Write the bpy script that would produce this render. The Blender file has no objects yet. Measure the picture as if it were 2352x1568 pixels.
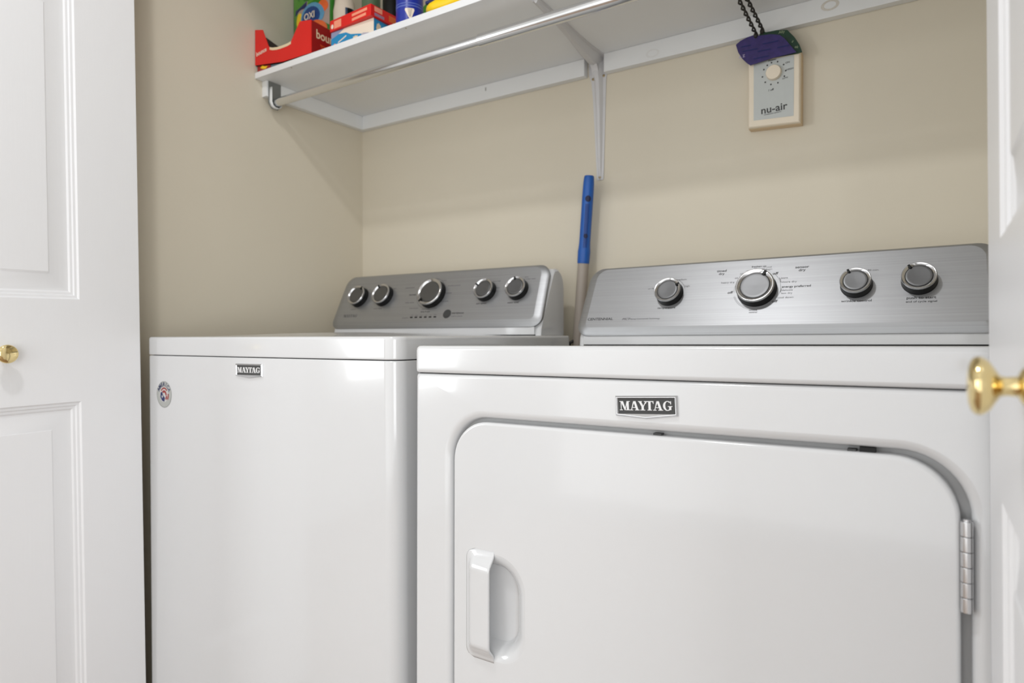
import bpy, bmesh, math, random
from mathutils import Matrix, Vector, Euler
R = math.radians
random.seed(7)
sc = bpy.context.scene
COL = sc.collection

# ------------------------------------------------------------------ camera
cam = bpy.data.cameras.new('camera'); cam_o = bpy.data.objects.new('camera', cam); COL.objects.link(cam_o)
cam.sensor_width = 36.0; cam.lens = 1517 / 2352 * 36.0
cam.clip_start = 0.02
cam_o.location = (0, 0, 0.9271)
cam_o.rotation_euler = (R(90 - 0.418), R(0), R(33.40))
cam.dof.use_dof = True; cam.dof.focus_distance = 0.93; cam.dof.aperture_fstop = 5.0
sc.camera = cam_o
# ------------------------------------------------------------------ view + world
sc.view_settings.view_transform = 'Standard'; sc.view_settings.look = 'None'
sc.view_settings.gamma = 1; sc.view_settings.use_curve_mapping = False
sc.view_settings.exposure = 0.0
w = bpy.data.worlds.new('world'); sc.world = w; w.use_nodes = True
w.node_tree.nodes['Background'].inputs[0].default_value = (0.9, 0.95, 1, 1)
w.node_tree.nodes['Background'].inputs[1].default_value = 0.3
sc.cycles.max_bounces = 10; sc.cycles.diffuse_bounces = 6
sc.cycles.use_denoising = True
# ------------------------------------------------------------------ ceiling lamp, left window and added fill lights
def area(name, loc, target, sx, sy, power, color=(1, 1, 1)):
    l = bpy.data.lights.new(name, 'AREA'); l.shape = 'RECTANGLE'; l.size = sx; l.size_y = sy
    l.energy = power; l.color = color
    o = bpy.data.objects.new(name, l); COL.objects.link(o); o.location = loc
    o.rotation_euler = (Vector(target) - Vector(loc)).to_track_quat('-Z', 'Y').to_euler()
    return o
area('ceiling_lamp_light', (-0.68, 0.03, 2.40), (-0.68, 0.06, 0), 0.12, 0.12, 8.8, (0.985, 0.99, 1))
area('window_light_left', (-2.41, -1.24, 1.27), (0, -0.9, 1.20), 0.56, 1.15, 18, (0.94, 0.98, 1))
area('fill_light_behind', (-0.20, -1.90, 1.12), (-0.2, 1.0, 1.12), 3.4, 2.05, 29, (0.95, 0.98, 1))  # added broad fill behind the camera, not a known window
area('fill_light_right', (1.45, -1.35, 1.05), (-1.3, 0.75, 1.15), 1.1, 1.5, 28, (0.95, 0.98, 1))  # added fill from the right, brightens the left wall and left door

# ------------------------------------------------------------------ materials
def lin(c):
    c = c / 255
    return c / 12.92 if c <= 0.04045 else ((c + 0.055) / 1.055) ** 2.4
def rgb(r, g, b): return (lin(r), lin(g), lin(b), 1)
MATS = {}
def mat(name, col, rough=0.5, metal=0.0, coat=0.0, noise=None, bump=None, spec=None, aniso=0.0):
    if name in MATS: return MATS[name]
    m = bpy.data.materials.new(name); m.use_nodes = True; nt = m.node_tree; b = nt.nodes['Principled BSDF']
    b.inputs['Base Color'].default_value = col; b.inputs['Roughness'].default_value = rough
    b.inputs['Metallic'].default_value = metal; b.inputs['Coat Weight'].default_value = coat
    b.inputs['Coat Roughness'].default_value = 0.05
    if spec is not None: b.inputs['Specular IOR Level'].default_value = spec
    tc = nt.nodes.new('ShaderNodeTexCoord')
    if noise:                       # (scale xyz, amount): slight variation of the colour
        mp = nt.nodes.new('ShaderNodeMapping'); mp.inputs['Scale'].default_value = noise[0]
        nz = nt.nodes.new('ShaderNodeTexNoise'); nz.inputs['Scale'].default_value = 1; nz.inputs['Detail'].default_value = 4
        nt.links.new(tc.outputs['Object'], mp.inputs[0]); nt.links.new(mp.outputs[0], nz.inputs[0])
        mx = nt.nodes.new('ShaderNodeMix'); mx.data_type = 'RGBA'
        a = noise[1]; mx.inputs['A'].default_value = [max(0, c * (1 - a)) for c in col[:3]] + [1]
        mx.inputs['B'].default_value = [min(1, c * (1 + a)) for c in col[:3]] + [1]
        nt.links.new(nz.outputs[0], mx.inputs['Factor']); nt.links.new(mx.outputs['Result'], b.inputs['Base Color'])
    if bump:                        # (scale xyz, strength, distance)
        mp = nt.nodes.new('ShaderNodeMapping'); mp.inputs['Scale'].default_value = bump[0]
        nz = nt.nodes.new('ShaderNodeTexNoise'); nz.inputs['Scale'].default_value = 1; nz.inputs['Detail'].default_value = 3
        nt.links.new(tc.outputs['Object'], mp.inputs[0]); nt.links.new(mp.outputs[0], nz.inputs[0])
        bp = nt.nodes.new('ShaderNodeBump'); bp.inputs['Strength'].default_value = bump[1]; bp.inputs['Distance'].default_value = bump[2]
        nt.links.new(nz.outputs[0], bp.inputs['Height']); nt.links.new(bp.outputs[0], b.inputs['Normal'])
    MATS[name] = m; return m
M_wall = mat('beige_wall_paint', (0.645, 0.59, 0.48, 1), 0.7, noise=((3, 3, 3), 0.03), bump=((160, 160, 160), 0.12, 0.001))
M_room = mat('room_wall_paint', (0.68, 0.675, 0.66, 1), 0.8, noise=((2, 2, 2), 0.03))
M_ceil = mat('ceiling_paint', (0.8, 0.8, 0.79, 1), 0.9, noise=((4, 4, 4), 0.03))
M_floor = mat('brown_wood_floor', (0.26, 0.17, 0.11, 1), 0.5, noise=((3, 40, 3), 0.35))
M_door = mat('white_door_paint', (0.82, 0.825, 0.84, 1), 0.32, noise=((5, 5, 5), 0.01), bump=((260, 260, 14), 0.22, 0.0006))
M_trim = mat('white_trim_paint', (0.76, 0.765, 0.775, 1), 0.35, noise=((5, 5, 5), 0.01))
M_enamel = mat('white_enamel', (0.645, 0.65, 0.658, 1), 0.15, coat=0.5, noise=((6, 6, 6), 0.008), bump=((45, 45, 45), 0.02, 0.0006))
M_plastic = mat('white_plastic', (0.74, 0.74, 0.745, 1), 0.25, noise=((6, 6, 6), 0.01))
M_plastic_grey = mat('pale_grey_gasket', (0.42, 0.42, 0.42, 1), 0.5, noise=((6, 6, 6), 0.02))
M_steel = mat('brushed_steel', (0.37, 0.375, 0.385, 1), 0.41, 0.85, noise=((3, 3, 700), 0.16), bump=((4, 4, 1400), 0.25, 0.0002))
M_chrome = mat('polished_chrome', (0.64, 0.64, 0.65, 1), 0.15, 1.0, noise=((9, 9, 9), 0.02))
M_satin = mat('satin_metal', (0.66, 0.66, 0.67, 1), 0.24, 0.9, noise=((9, 9, 9), 0.02))
M_cap = mat('dial_cap_metal', (0.15, 0.152, 0.155, 1), 0.36, 0.9, noise=((9, 9, 200), 0.05))
M_black = mat('black_plastic', (0.006, 0.006, 0.006, 1), 0.4, noise=((9, 9, 9), 0.05), spec=0.25)
M_ink = mat('black_print', (0.018, 0.018, 0.018, 1), 0.6, noise=((9, 9, 9), 0.05))
M_ink2 = mat('grey_print', (0.10, 0.10, 0.10, 1), 0.6, noise=((9, 9, 9), 0.05))
M_plate = mat('dark_grey_plate', (0.04, 0.04, 0.04, 1), 0.5, noise=((9, 9, 9), 0.05))
M_brass = mat('polished_brass', (0.86, 0.70, 0.36, 1), 0.10, 1.0, noise=((9, 9, 9), 0.03))
M_zinc = mat('galvanised_steel', (0.76, 0.77, 0.78, 1), 0.20, 1.0, noise=((3, 60, 60), 0.10))
M_shelf = mat('white_shelf_paint', (0.77, 0.78, 0.785, 1), 0.5, noise=((6, 6, 6), 0.03), bump=((60, 60, 60), 0.1, 0.0006))
M_cleat = mat('white_cleat_paint', (0.76, 0.77, 0.77, 1), 0.45, noise=((4, 14, 14), 0.03))
M_stain = mat('knot_stain', (0.62, 0.59, 0.53, 1), 0.6, noise=((200, 200, 200), 0.2))
M_brack = mat('white_bracket_enamel', (0.60, 0.595, 0.60, 1), 0.4, noise=((9, 9, 9), 0.02))
M_screw = mat('brass_screw', (0.35, 0.26, 0.13, 1), 0.4, 0.8, noise=((99, 99, 99), 0.2))
M_red = mat('red_card', rgb(215, 25, 18), 0.45, noise=((20, 20, 20), 0.05))
M_dkred = mat('dark_and_shaded_red_card', rgb(150, 18, 18), 0.45, noise=((20, 20, 20), 0.05))  # packet sleeve, and the open box's side with its shade painted in
M_card = mat('bare_card', rgb(226, 205, 170), 0.7, noise=((20, 20, 20), 0.05))
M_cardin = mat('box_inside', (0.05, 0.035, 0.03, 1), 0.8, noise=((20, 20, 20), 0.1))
M_lblue = mat('light_blue_card', rgb(30, 135, 185), 0.4, noise=((20, 20, 20), 0.08))
M_navy = mat('navy_print', rgb(22, 34, 92), 0.4, noise=((20, 20, 20), 0.1))
M_cream = mat('cream_card', rgb(232, 218, 200), 0.5, noise=((20, 20, 20), 0.03))
M_pink = mat('salmon_print', rgb(240, 150, 120), 0.5, noise=((20, 20, 20), 0.05))
M_green = mat('green_pouch', rgb(42, 120, 26), 0.35, noise=((14, 14, 14), 0.25))
M_lgreen = mat('light_green_print', rgb(80, 150, 45), 0.35, noise=((14, 14, 14), 0.1))
M_orange = mat('orange_print', rgb(222, 100, 40), 0.4, noise=((60, 60, 60), 0.25))
M_yellow = mat('yellow_plastic', rgb(248, 208, 20), 0.35, noise=((20, 20, 20), 0.05))
M_canblue = mat('blue_can', rgb(24, 45, 150), 0.28, noise=((20, 20, 20), 0.08))
M_bluegrey = mat('slate_print', rgb(62, 82, 108), 0.4, noise=((60, 60, 60), 0.5))
M_sage = mat('sage_cap', rgb(92, 118, 88), 0.4, noise=((20, 20, 20), 0.1))
M_handle = mat('blue_grip', rgb(18, 84, 165), 0.42, noise=((20, 20, 20), 0.05))
M_hdark = mat('dark_blue_groove', rgb(8, 22, 92), 0.5, noise=((20, 20, 20), 0.05))
M_pole = mat('taupe_pole', rgb(158, 148, 138), 0.5, noise=((20, 20, 20), 0.03))
M_purple = mat('purple_tag', rgb(48, 34, 98), 0.5, noise=((90, 90, 90), 0.45))
M_dkgreen = mat('dark_green_tag', rgb(12, 52, 32), 0.45, noise=((90, 90, 90), 0.5))
M_cord = mat('black_cord', (0.025, 0.022, 0.018, 1), 0.6, noise=((90, 90, 90), 0.3))
M_ivory = mat('ivory_plastic', rgb(230, 218, 198), 0.4, noise=((20, 20, 20), 0.02))
M_ivoryd = mat('ivory_body', rgb(215, 190, 155), 0.45, noise=((20, 20, 20), 0.02))
M_face = mat('blue_grey_label', rgb(190, 194, 192), 0.45, noise=((20, 20, 20), 0.02))
M_stkgrey = mat('sticker_grey', rgb(150, 152, 150), 0.4, noise=((60, 60, 60), 0.1))

# ------------------------------------------------------------------ helpers
def link(name, me, m=None, parent=None, smooth=30, wn=True):
    o = bpy.data.objects.new(name, me); COL.objects.link(o)
    if m is not None: me.materials.append(m)
    if smooth:
        me.shade_smooth(); me.set_sharp_from_angle(angle=R(smooth))
        if wn:
            md = o.modifiers.new('normals', 'WEIGHTED_NORMAL'); md.keep_sharp = True
    if parent is not None: o.parent = parent
    return o
def mesh(name, verts, faces, m=None, parent=None, smooth=30):
    me = bpy.data.meshes.new(name); me.from_pydata([tuple(v) for v in verts], [], faces)
    bm = bmesh.new(); bm.from_mesh(me); bmesh.ops.recalc_face_normals(bm, faces=bm.faces); bm.to_mesh(me); bm.free()
    return link(name, me, m, parent, smooth)
def bm_obj(name, bm, m=None, parent=None, smooth=30, recalc=True):
    if recalc: bmesh.ops.recalc_face_normals(bm, faces=bm.faces)
    me = bpy.data.meshes.new(name); bm.to_mesh(me); bm.free()
    return link(name, me, m, parent, smooth)
def add_box(bm, x0, x1, y0, y1, z0, z1, bev=0.0, seg=2):
    vs = [bm.verts.new((x, y, z)) for x in (x0, x1) for y in (y0, y1) for z in (z0, z1)]
    fs = [bm.faces.new([vs[i] for i in f]) for f in ((0, 1, 3, 2), (4, 6, 7, 5), (0, 4, 5, 1), (2, 3, 7, 6), (0, 2, 6, 4), (1, 5, 7, 3))]
    if bev:
        es = list({e for f in fs for e in f.edges})
        bmesh.ops.bevel(bm, geom=es, offset=bev, segments=seg, profile=0.5, affect='EDGES')
def box(name, x0, x1, y0, y1, z0, z1, m, parent=None, bev=0.0, seg=2, rot=None):
    bm = bmesh.new(); add_box(bm, x0, x1, y0, y1, z0, z1, bev, seg)
    if rot: bmesh.ops.transform(bm, matrix=rot, verts=bm.verts)
    return bm_obj(name, bm, m, parent)
def boxes(name, lst, m, parent=None, bev=0.0):
    bm = bmesh.new()
    for b in lst:
        t = bmesh.new(); add_box(t, *b, bev); me = bpy.data.meshes.new('t'); t.to_mesh(me); t.free(); bm.from_mesh(me); bpy.data.meshes.remove(me)
    return bm_obj(name, bm, m, parent)
def loft(name, loops, m, parent=None, cap0=False, cap1=False, smooth=30, closed=True):
    n = len(loops[0]); V = [v for l in loops for v in l]; F = []
    rng = range(n) if closed else range(n - 1)
    for k in range(len(loops) - 1):
        for i in rng:
            j = (i + 1) % n
            F.append((k * n + i, k * n + j, (k + 1) * n + j, (k + 1) * n + i))
    if cap0: F.append(tuple(range(n)))
    if cap1: F.append(tuple(reversed([(len(loops) - 1) * n + i for i in range(n)])))
    return mesh(name, V, F, m, parent, smooth)
def rrect(x0, x1, z0, z1, r, n=8):
    """rounded rectangle, r = radius or (bl, br, tr, tl)"""
    if not isinstance(r, tuple): r = (r,) * 4
    out = []
    for (cx, cz, rr, a0) in ((x0 + r[0], z0 + r[0], r[0], 180), (x1 - r[1], z0 + r[1], r[1], 270), (x1 - r[2], z1 - r[2], r[2], 0), (x0 + r[3], z1 - r[3], r[3], 90)):
        for i in range(n + 1):
            a = R(a0 + 90 * i / n); out.append((cx + rr * math.cos(a), cz + rr * math.sin(a)))
    return out
def xz(pts, y): return [(p[0], y, p[1]) for p in pts]
def xy(pts, z): return [(p[0], p[1], z) for p in pts]
def lathe(name, prof, m, parent=None, mtx=Matrix.Identity(4), n=40, smooth=30, a0=0.0):
    loops = [[mtx @ Vector((r * math.cos(2 * math.pi * i / n + a0), r * math.sin(2 * math.pi * i / n + a0), h)) for i in range(n)] for r, h in prof]
    return loft(name, loops, m, parent, True, True, smooth)
def tube(name, pts, r, m, parent=None, n=10):
    loops = []
    P = [Vector(p) for p in pts]
    for i, p in enumerate(P):
        d = (P[min(i + 1, len(P) - 1)] - P[max(i - 1, 0)]).normalized()
        u = d.orthogonal().normalized() if i == 0 else (u - d * u.dot(d)).normalized()
        v = d.cross(u); rr = r[i] if isinstance(r, (list, tuple)) else r
        loops.append([p + rr * (u * math.cos(2 * math.pi * k / n) + v * math.sin(2 * math.pi * k / n)) for k in range(n)])
    return loft(name, loops, m, parent, True, True, 50)
def poly(name, pts, m, parent=None, thick=None, smooth=0):
    """flat polygon given as 3D points, optionally extruded along vector thick"""
    n = len(pts); V = [Vector(p) for p in pts]; F = [tuple(range(n))]
    if thick is not None:
        V += [v + Vector(thick) for v in V]; F.append(tuple(range(2 * n - 1, n - 1, -1)))
        F += [(i, (i + 1) % n, n + (i + 1) % n, n + i) for i in range(n)]
    return mesh(name, V, F, m, parent, smooth)
def empty(name, loc, rot=(0, 0, 0)):
    o = bpy.data.objects.new(name, None); COL.objects.link(o); o.location = loc; o.rotation_euler = rot; o.empty_display_size = 0.05
    return o
def tag(o, label, cat, group=None):
    o['label'] = label; o['category'] = cat
    if group: o['group'] = group
    return o
def struct(o): o['kind'] = 'structure'; return o
def text(name, s, size, mtx, m, parent, align='CENTER', bold=0.0, ext=0.00012, shear=0.0, sx=1.0, spacing=1.0, res=2):
    cu = bpy.data.curves.new('t', 'FONT'); cu.body = s; cu.size = size; cu.align_x = align; cu.align_y = 'CENTER'
    cu.offset = min(bold, .016) * size; cu.extrude = ext; cu.shear = shear; cu.resolution_u = max(res, 3); cu.space_character = spacing; cu.space_line = 0.8
    o = bpy.data.objects.new('t', cu); COL.objects.link(o)
    bpy.context.view_layer.update()
    me = bpy.data.meshes.new_from_object(o); bpy.data.objects.remove(o); bpy.data.curves.remove(cu)
    me.transform(mtx @ Matrix.Diagonal((sx, 1, 1, 1))); me.materials.clear()
    return link(name, me, m, parent, 0)
def join_meshes(name, objs, m, parent):
    bm = bmesh.new()
    for o in objs: bm.from_mesh(o.data)
    for o in objs: bpy.data.objects.remove(o)
    return bm_obj(name, bm, m, parent, 0, False)

# ================================================================== SETTING
XL, XR, YB, YF, ZC = -1.499, 0.200, 1.441, 0.600, 2.44
OX0, OX1, OZ = -1.487, 0.187, 2.05
struct(box('wall_left', XL - 0.1, XL, 0.72, YB + 0.1, 0, ZC, M_wall))
struct(box('wall_back', XL, XR, YB, YB + 0.1, 0, ZC, M_wall))
struct(box('wall_right', XR, XR + 0.1, 0.72, YB + 0.1, 0, ZC, M_wall))
struct(box('floor', -2.45, 1.65, -1.95, YB + 0.1, -0.06, 0, M_floor))
struct(box('ceiling', -2.45, 1.65, -1.95, YB + 0.1, ZC, ZC + 0.06, M_ceil))
# wall with the closet opening
struct(boxes('wall_front', [(-2.45, OX0 - 0.018, YF, 0.72, 0, ZC), (OX1 + 0.018, 1.65, YF, 0.72, 0, ZC), (OX0 - 0.018, OX1 + 0.018, YF, 0.72, OZ + 0.018, ZC)], M_room))
struct(boxes('trim_1', [(OX0 - 0.018, OX0, YF - 0.002, 0.722, 0, OZ), (OX1, OX1 + 0.018, YF - 0.002, 0.722, 0, OZ), (OX0 - 0.018, OX1 + 0.018, YF - 0.002, 0.722, OZ, OZ + 0.018)], M_trim, bev=0.0015))
struct(boxes('trim_2', [(OX0 - 0.075, OX0 - 0.012, YF - 0.016, YF, 0, OZ + 0.07), (OX1 + 0.012, OX1 + 0.075, YF - 0.016, YF, 0, OZ + 0.07), (OX0 - 0.075, OX1 + 0.075, YF - 0.016, YF, OZ + 0.012, OZ + 0.075)], M_trim, bev=0.003))
# the room in front of the closet
struct(box('wall_room_left', -2.55, -2.45, -1.95, 0.72, 0, ZC, M_room))
struct(box('wall_room_right', 1.65, 1.75, -1.95, 0.72, 0, ZC, M_room))
struct(box('wall_room_back', -2.45, 1.65, -2.05, -1.95, 0, ZC, M_room))
def window(name, cx, cy, cz, sx, sz, rz):
    T = Matrix.Translation((cx, cy, cz)) @ Matrix.Rotation(R(rz), 4, 'Z')
    w_ = sx / 2; h_ = sz / 2
    o = boxes(name, [(-w_ - .07, -w_, 0, .03, -h_ - .07, h_ + .07), (w_, w_ + .07, 0, .03, -h_ - .07, h_ + .07), (-w_, w_, 0, .03, h_, h_ + .07), (-w_, w_, 0, .03, -h_ - .07, -h_)], M_trim, bev=0.003)
    o.data.transform(T); return struct(o)
window('window_1', -2.45, -1.24, 1.27, 0.62, 1.22, -90)
window('fill_light_frame', -0.20, -1.95, 1.12, 3.46, 2.10, 0)  # made-up frame around the added fill light behind the camera
struct(box('baseboard_back', XL + 0.012, XR - 0.012, YB - 0.012, YB, 0, 0.09, M_trim, bev=0.002))
struct(box('baseboard_left', XL, XL + 0.012, 0.73, YB, 0, 0.09, M_trim, bev=0.002))

# ================================================================== BIFOLD DOORS
LEAF, LT, LH = 0.44, 0.034, 1.985
def leaf_mesh(name, parent, org, panels, mirror=1):
    """door leaf: local x = thickness axis (face at 0 pointing +x*mirror), local y runs from far edge (0) toward the room (-LEAF)"""
    bm = bmesh.new()
    st = 0.113
    ys = (-LEAF, 0.0)
    def P(y, z, d): return (-d * mirror, y, z)
    zs = [0.012, LH]
    grid_z = [zs[0]] + [v for p in panels for v in p] + [zs[1]]
    cache = {}
    def V(y, z, d=0.0):
        k = (round(y, 5), round(z, 5), round(d, 5))
        if k not in cache: cache[k] = bm.verts.new(P(y, z, d))
        return cache[k]
    y0, y1 = -LEAF + st, -st
    gy = [-LEAF, y0, y1, 0.0]
    pset = {(round(a, 5), round(b, 5)) for a, b in panels}
    for a, b in zip(grid_z[:-1], grid_z[1:]):
        for i in range(3):
            if i == 1 and (round(a, 5), round(b, 5)) in pset:
                # moulded panel: steps inward then raised field
                prof = [(0, 0), (0.003, 0.0030), (0.007, 0.0034), (0.009, 0.0060), (0.013, 0.0062), (0.016, 0.0085), (0.024, 0.0090), (0.0485, 0.0040), (0.051, 0.0022), (0.053, 0.0020)]
                prev = None
                for ins, d in prof:
                    ring = [V(y0 + ins, a + ins, d), V(y1 - ins, a + ins, d), V(y1 - ins, b - ins, d), V(y0 + ins, b - ins, d)]
                    if prev:
                        for k in range(4): bm.faces.new((prev[k], prev[(k + 1) % 4], ring[(k + 1) % 4], ring[k]))
                    prev = ring
                bm.faces.new(prev)
            else:
                bm.faces.new((V(gy[i], a), V(gy[i + 1], a), V(gy[i + 1], b), V(gy[i], b)))
    # edges and rear
    for a, b in zip(grid_z[:-1], grid_z[1:]):
        for y in (gy[0], gy[-1]): bm.faces.new((V(y, a), V(y, b), V(y, b, LT), V(y, a, LT)))
    for z in zs:
        for i in range(3): bm.faces.new((V(gy[i], z), V(gy[i + 1], z), V(gy[i + 1], z, LT), V(gy[i], z, LT)))
    for a, b in zip(grid_z[:-1], grid_z[1:]):
        for i in range(3): bm.faces.new((V(gy[i], a, LT), V(gy[i + 1], a, LT), V(gy[i + 1], b, LT), V(gy[i], b, LT)))
    bmesh.ops.translate(bm, vec=org, verts=bm.verts)
    o = bm_obj(name, bm, M_door, parent, 25)
    return o
PANELS = [(0.215, 0.804), (1.0003, 1.60), (1.70, 1.87)]
def bifold(loc, rot, mirror, knob_y, knob_r, knob_out, label):
    root = empty('bifold_door', loc, rot)
    tag(root, label, 'door')
    leaf_mesh('door_leaf', root, (0, 0, 0), PANELS, mirror)
    leaf_mesh('door_leaf', root, (-mirror * (2 * LT + 0.005), 0, 0), PANELS, -mirror)
    for z in (0.25, 1.0, 1.75):
        t = -mirror * (LT + 0.0025)
        box('hinge', t - 0.012, t + 0.012, -LEAF - 0.003, -LEAF, z - 0.035, z + 0.035, M_brass, root, 0.001)
    add = Matrix.Translation((0, knob_y, 0.8998)) @ Matrix.Rotation(R(90 * mirror), 4, 'Y')
    r = knob_r; o = knob_out
    prof = [(r * 0.62, 0.0), (r * 0.62, 0.0015), (r * 0.50, 0.0030), (r * 0.34, 0.0042), (r * 0.31, o * 0.34), (r * 0.36, o * 0.44), (r * 0.60, o * 0.52), (r * 0.86, o * 0.62), (r * 0.98, o * 0.73), (r, o * 0.80), (r * 0.96, o * 0.87), (r * 0.84, o * 0.93), (r * 0.62, o * 0.975), (r * 0.34, o * 0.995), (0.0004, o)]
    lathe('knob', prof, M_brass, root, add, 48, 60)
    return root
lb = bifold((-1.400, 0.7315, 0), (R(0.74), 0, 0), 1, -0.240, 0.0165, 0.030, 'white moulded bifold door left of the washer, small round brass knob facing right')
rb = bifold((0.0405, 0.7230, 0), (0, R(-0.6), R(1.15)), -1, -0.268, 0.0165, 0.0275, 'white moulded bifold door right of the dryer, brass knob seen in profile over the dryer')

# ================================================================== APPLIANCE PIECES
FN = Vector((0, -0.9089, 0.417))      # outward normal of the slanted console face
FU = Vector((0, 0.4170, 0.9089))      # up along the face
STROKES = {
 'M': (1.15, [[(0,0),(.34,0),(.34,.07),(0,.07)], [(.13,.03),(.20,.03),(.20,.97),(.13,.97)], [(0,.93),(.38,.93),(.38,1),(0,1)], [(.12,1),(.38,1),(.68,.10),(.56,0)], [(.56,0),(.62,.0),(.90,1),(.80,1)], [(.80,.03),(1.02,.03),(1.02,.97),(.80,.97)], [(.68,0),(1.15,0),(1.15,.07),(.68,.07)], [(.78,.93),(1.14,.93),(1.14,1),(.78,1)]]),
 'A': (1.02, [[(.12,.03),(.19,.03),(.50,1),(.38,1)], [(.38,1),(.62,1),(.93,.03),(.68,.03)], [(.24,.27),(.74,.27),(.72,.34),(.26,.34)], [(0,0),(.34,0),(.34,.07),(0,.07)], [(.54,0),(1.04,0),(1.04,.07),(.54,.07)]]),
 'Y': (0.92, [[(.06,.97),(.32,.97),(.60,.40),(.36,.42)], [(.80,.97),(.88,.97),(.60,.40),(.52,.44)], [(.36,.03),(.60,.03),(.60,.46),(.36,.46)], [(0,.93),(.42,.93),(.42,1),(0,1)], [(.64,.93),(1.0,.93),(1.0,1),(.64,1)], [(.22,0),(.74,0),(.74,.07),(.22,.07)]]),
 'T': (0.86, [[(.32,.03),(.56,.03),(.56,.97),(.32,.97)], [(0,.92),(.88,.92),(.88,1),(0,1)], [(0,.70),(.04,.70),(.13,.93),(0,.93)], [(.88,.70),(.84,.70),(.75,.93),(.88,.93)], [(.20,0),(.68,0),(.68,.07),(.20,.07)]]),
 'G': (1.0, [[(.66,.06),(.88,.06),(.88,.42),(.66,.42)], [(.54,.40),(1.0,.40),(1.0,.47),(.54,.47)], [(.80,.66),(.87,.66),(.87,1.0),(.83,1.0),(.76,.90)]]),
}
for k in range(18):
    a0 = R(48 + k * 15); a1 = R(48 + (k + 1) * 15)
    def E(a, o): return (.50 + (.47 if o else .24) * math.cos(a), .5 + (.52 if o else .45) * math.sin(a))
    STROKES['G'][1].append([E(a0, 1), E(a1, 1), E(a1, 0), E(a0, 0)])
def slab_word(name, word, x, z, width, height, y, m, parent, mtx=None, thick=0.0008):
    tot = sum(STROKES[c][0] for c in word) + 0.0
    kern = {'Y': -0.18, 'T': -0.10}
    tot += sum(kern.get(c, 0) for c in word)
    sx = width / tot; cx = x; V = []; F = []; lay = 0
    for c in word:
        wd, st = STROKES[c]
        cx += kern.get(c, 0) * 0.6 * sx
        for s in st:
            n = len(s); b = len(V); yy = y - thick - lay * 0.0000015; lay += 1
            V += [(cx + p[0] * sx, yy, z + p[1] * height) for p in s] + [(cx + p[0] * sx, y, z + p[1] * height) for p in s]
            F.append(tuple(range(b, b + n))); F += [(b + i, b + (i + 1) % n, b + n + (i + 1) % n, b + n + i) for i in range(n)]
        cx += (wd + kern.get(c, 0) * 0.4) * sx
    if mtx is not None: V = [mtx @ Vector(v) for v in V]
    return mesh(name, V, F, m, parent, 0)
def badge(parent, cx, cz, wd, ht, y, ang=0.0, ZT=0.0):
    """framed name plate with a shallow pointed lower edge"""
    T = Matrix.Translation((cx, y, cz + ZT)) @ Matrix.Rotation(R(-ang), 4, 'Y')
    h2 = ht / 2; w2 = wd / 2; tip = 0.0037
    def ring(i, yy, bot=None):
        b = -h2 + i if bot is None else bot
        t = tip if bot is None else 0
        return [T @ Vector(p) for p in ((-w2 + i, yy, b), (0, yy, b - t), (w2 - i, yy, b), (w2 - i, yy, h2 - i), (0, yy, h2 - i), (-w2 + i, yy, h2 - i))]
    fr = loft('badge', [ring(0, 0.0), ring(0, -0.0016), ring(0.0016, -0.0034), ring(0.0022, -0.0034), ring(0.0030, -0.0022, -h2 + 0.0020), ring(0.0034, -0.0018, -h2 + 0.0022)], M_chrome, parent, True, False, 20)
    pl = poly('name_plate', [T @ Vector(p) for p in ((-w2 + .0032, -.0019, -h2 + .0021), (w2 - .0032, -.0019, -h2 + .0021), (w2 - .0032, -.0019, h2 - .0031), (-w2 + .0032, -.0019, h2 - .0031))], M_plate, fr)
    slab_word('lettering', 'MAYTAG', -w2 + 0.0058, -h2 + 0.0064, wd - 0.0116, ht - 0.0127, -0.0019, M_chrome if False else M_plastic, fr, T)
    return fr
def dial(parent, o, x, s, r, ang, h0):
    c = o + Vector((x, 0, 0)) + FU * s + FN * h0
    T = Matrix.Translation(c) @ Matrix(((1, FU.x, FN.x, 0), (0, FU.y, FN.y, 0), (0, FU.z, FN.z, 0), (0, 0, 0, 1)))
    H = 0.0195
    sk = lathe('dial', [(r * 1.04, 0), (r * 1.03, 0.002), (r * 1.01, 0.004), (r * 0.985, H - 0.0035), (r * 0.9, H - 0.0030)], M_black, parent, T, 48)
    lathe('ring', [(r * 0.90, H - 0.004), (r * 0.995, H - 0.0040), (r * 1.0, H - 0.0025), (r * 0.975, H - 0.0008), (r * 0.94, H), (r * 0.90, H - 0.0001), (r * 0.80, H - 0.0020), (r * 0.775, H - 0.0030), (r * 0.75, H - 0.0034)], M_chrome, sk, T, 48, 40)
    lathe('cap', [(r * 0.755, H - 0.0032), (r * 0.75, H - 0.0022), (r * 0.72, H - 0.0018), (r * 0.60, H - 0.0019), (r * 0.42, H - 0.0020), (r * 0.2, H - 0.0021), (0.0004, H - 0.00215)], M_cap, sk, T, 48, 50)
    P = T @ Matrix.Rotation(R(-ang), 4, 'Z')
    bm = bmesh.new(); add_box(bm, -r * 0.075, r * 0.075, r * 0.69, r * 0.985, H - 0.004, H + 0.0006, 0.0006)
    bmesh.ops.transform(bm, matrix=P, verts=bm.verts); bm_obj('pointer', bm, M_black, sk)
    return sk
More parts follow.
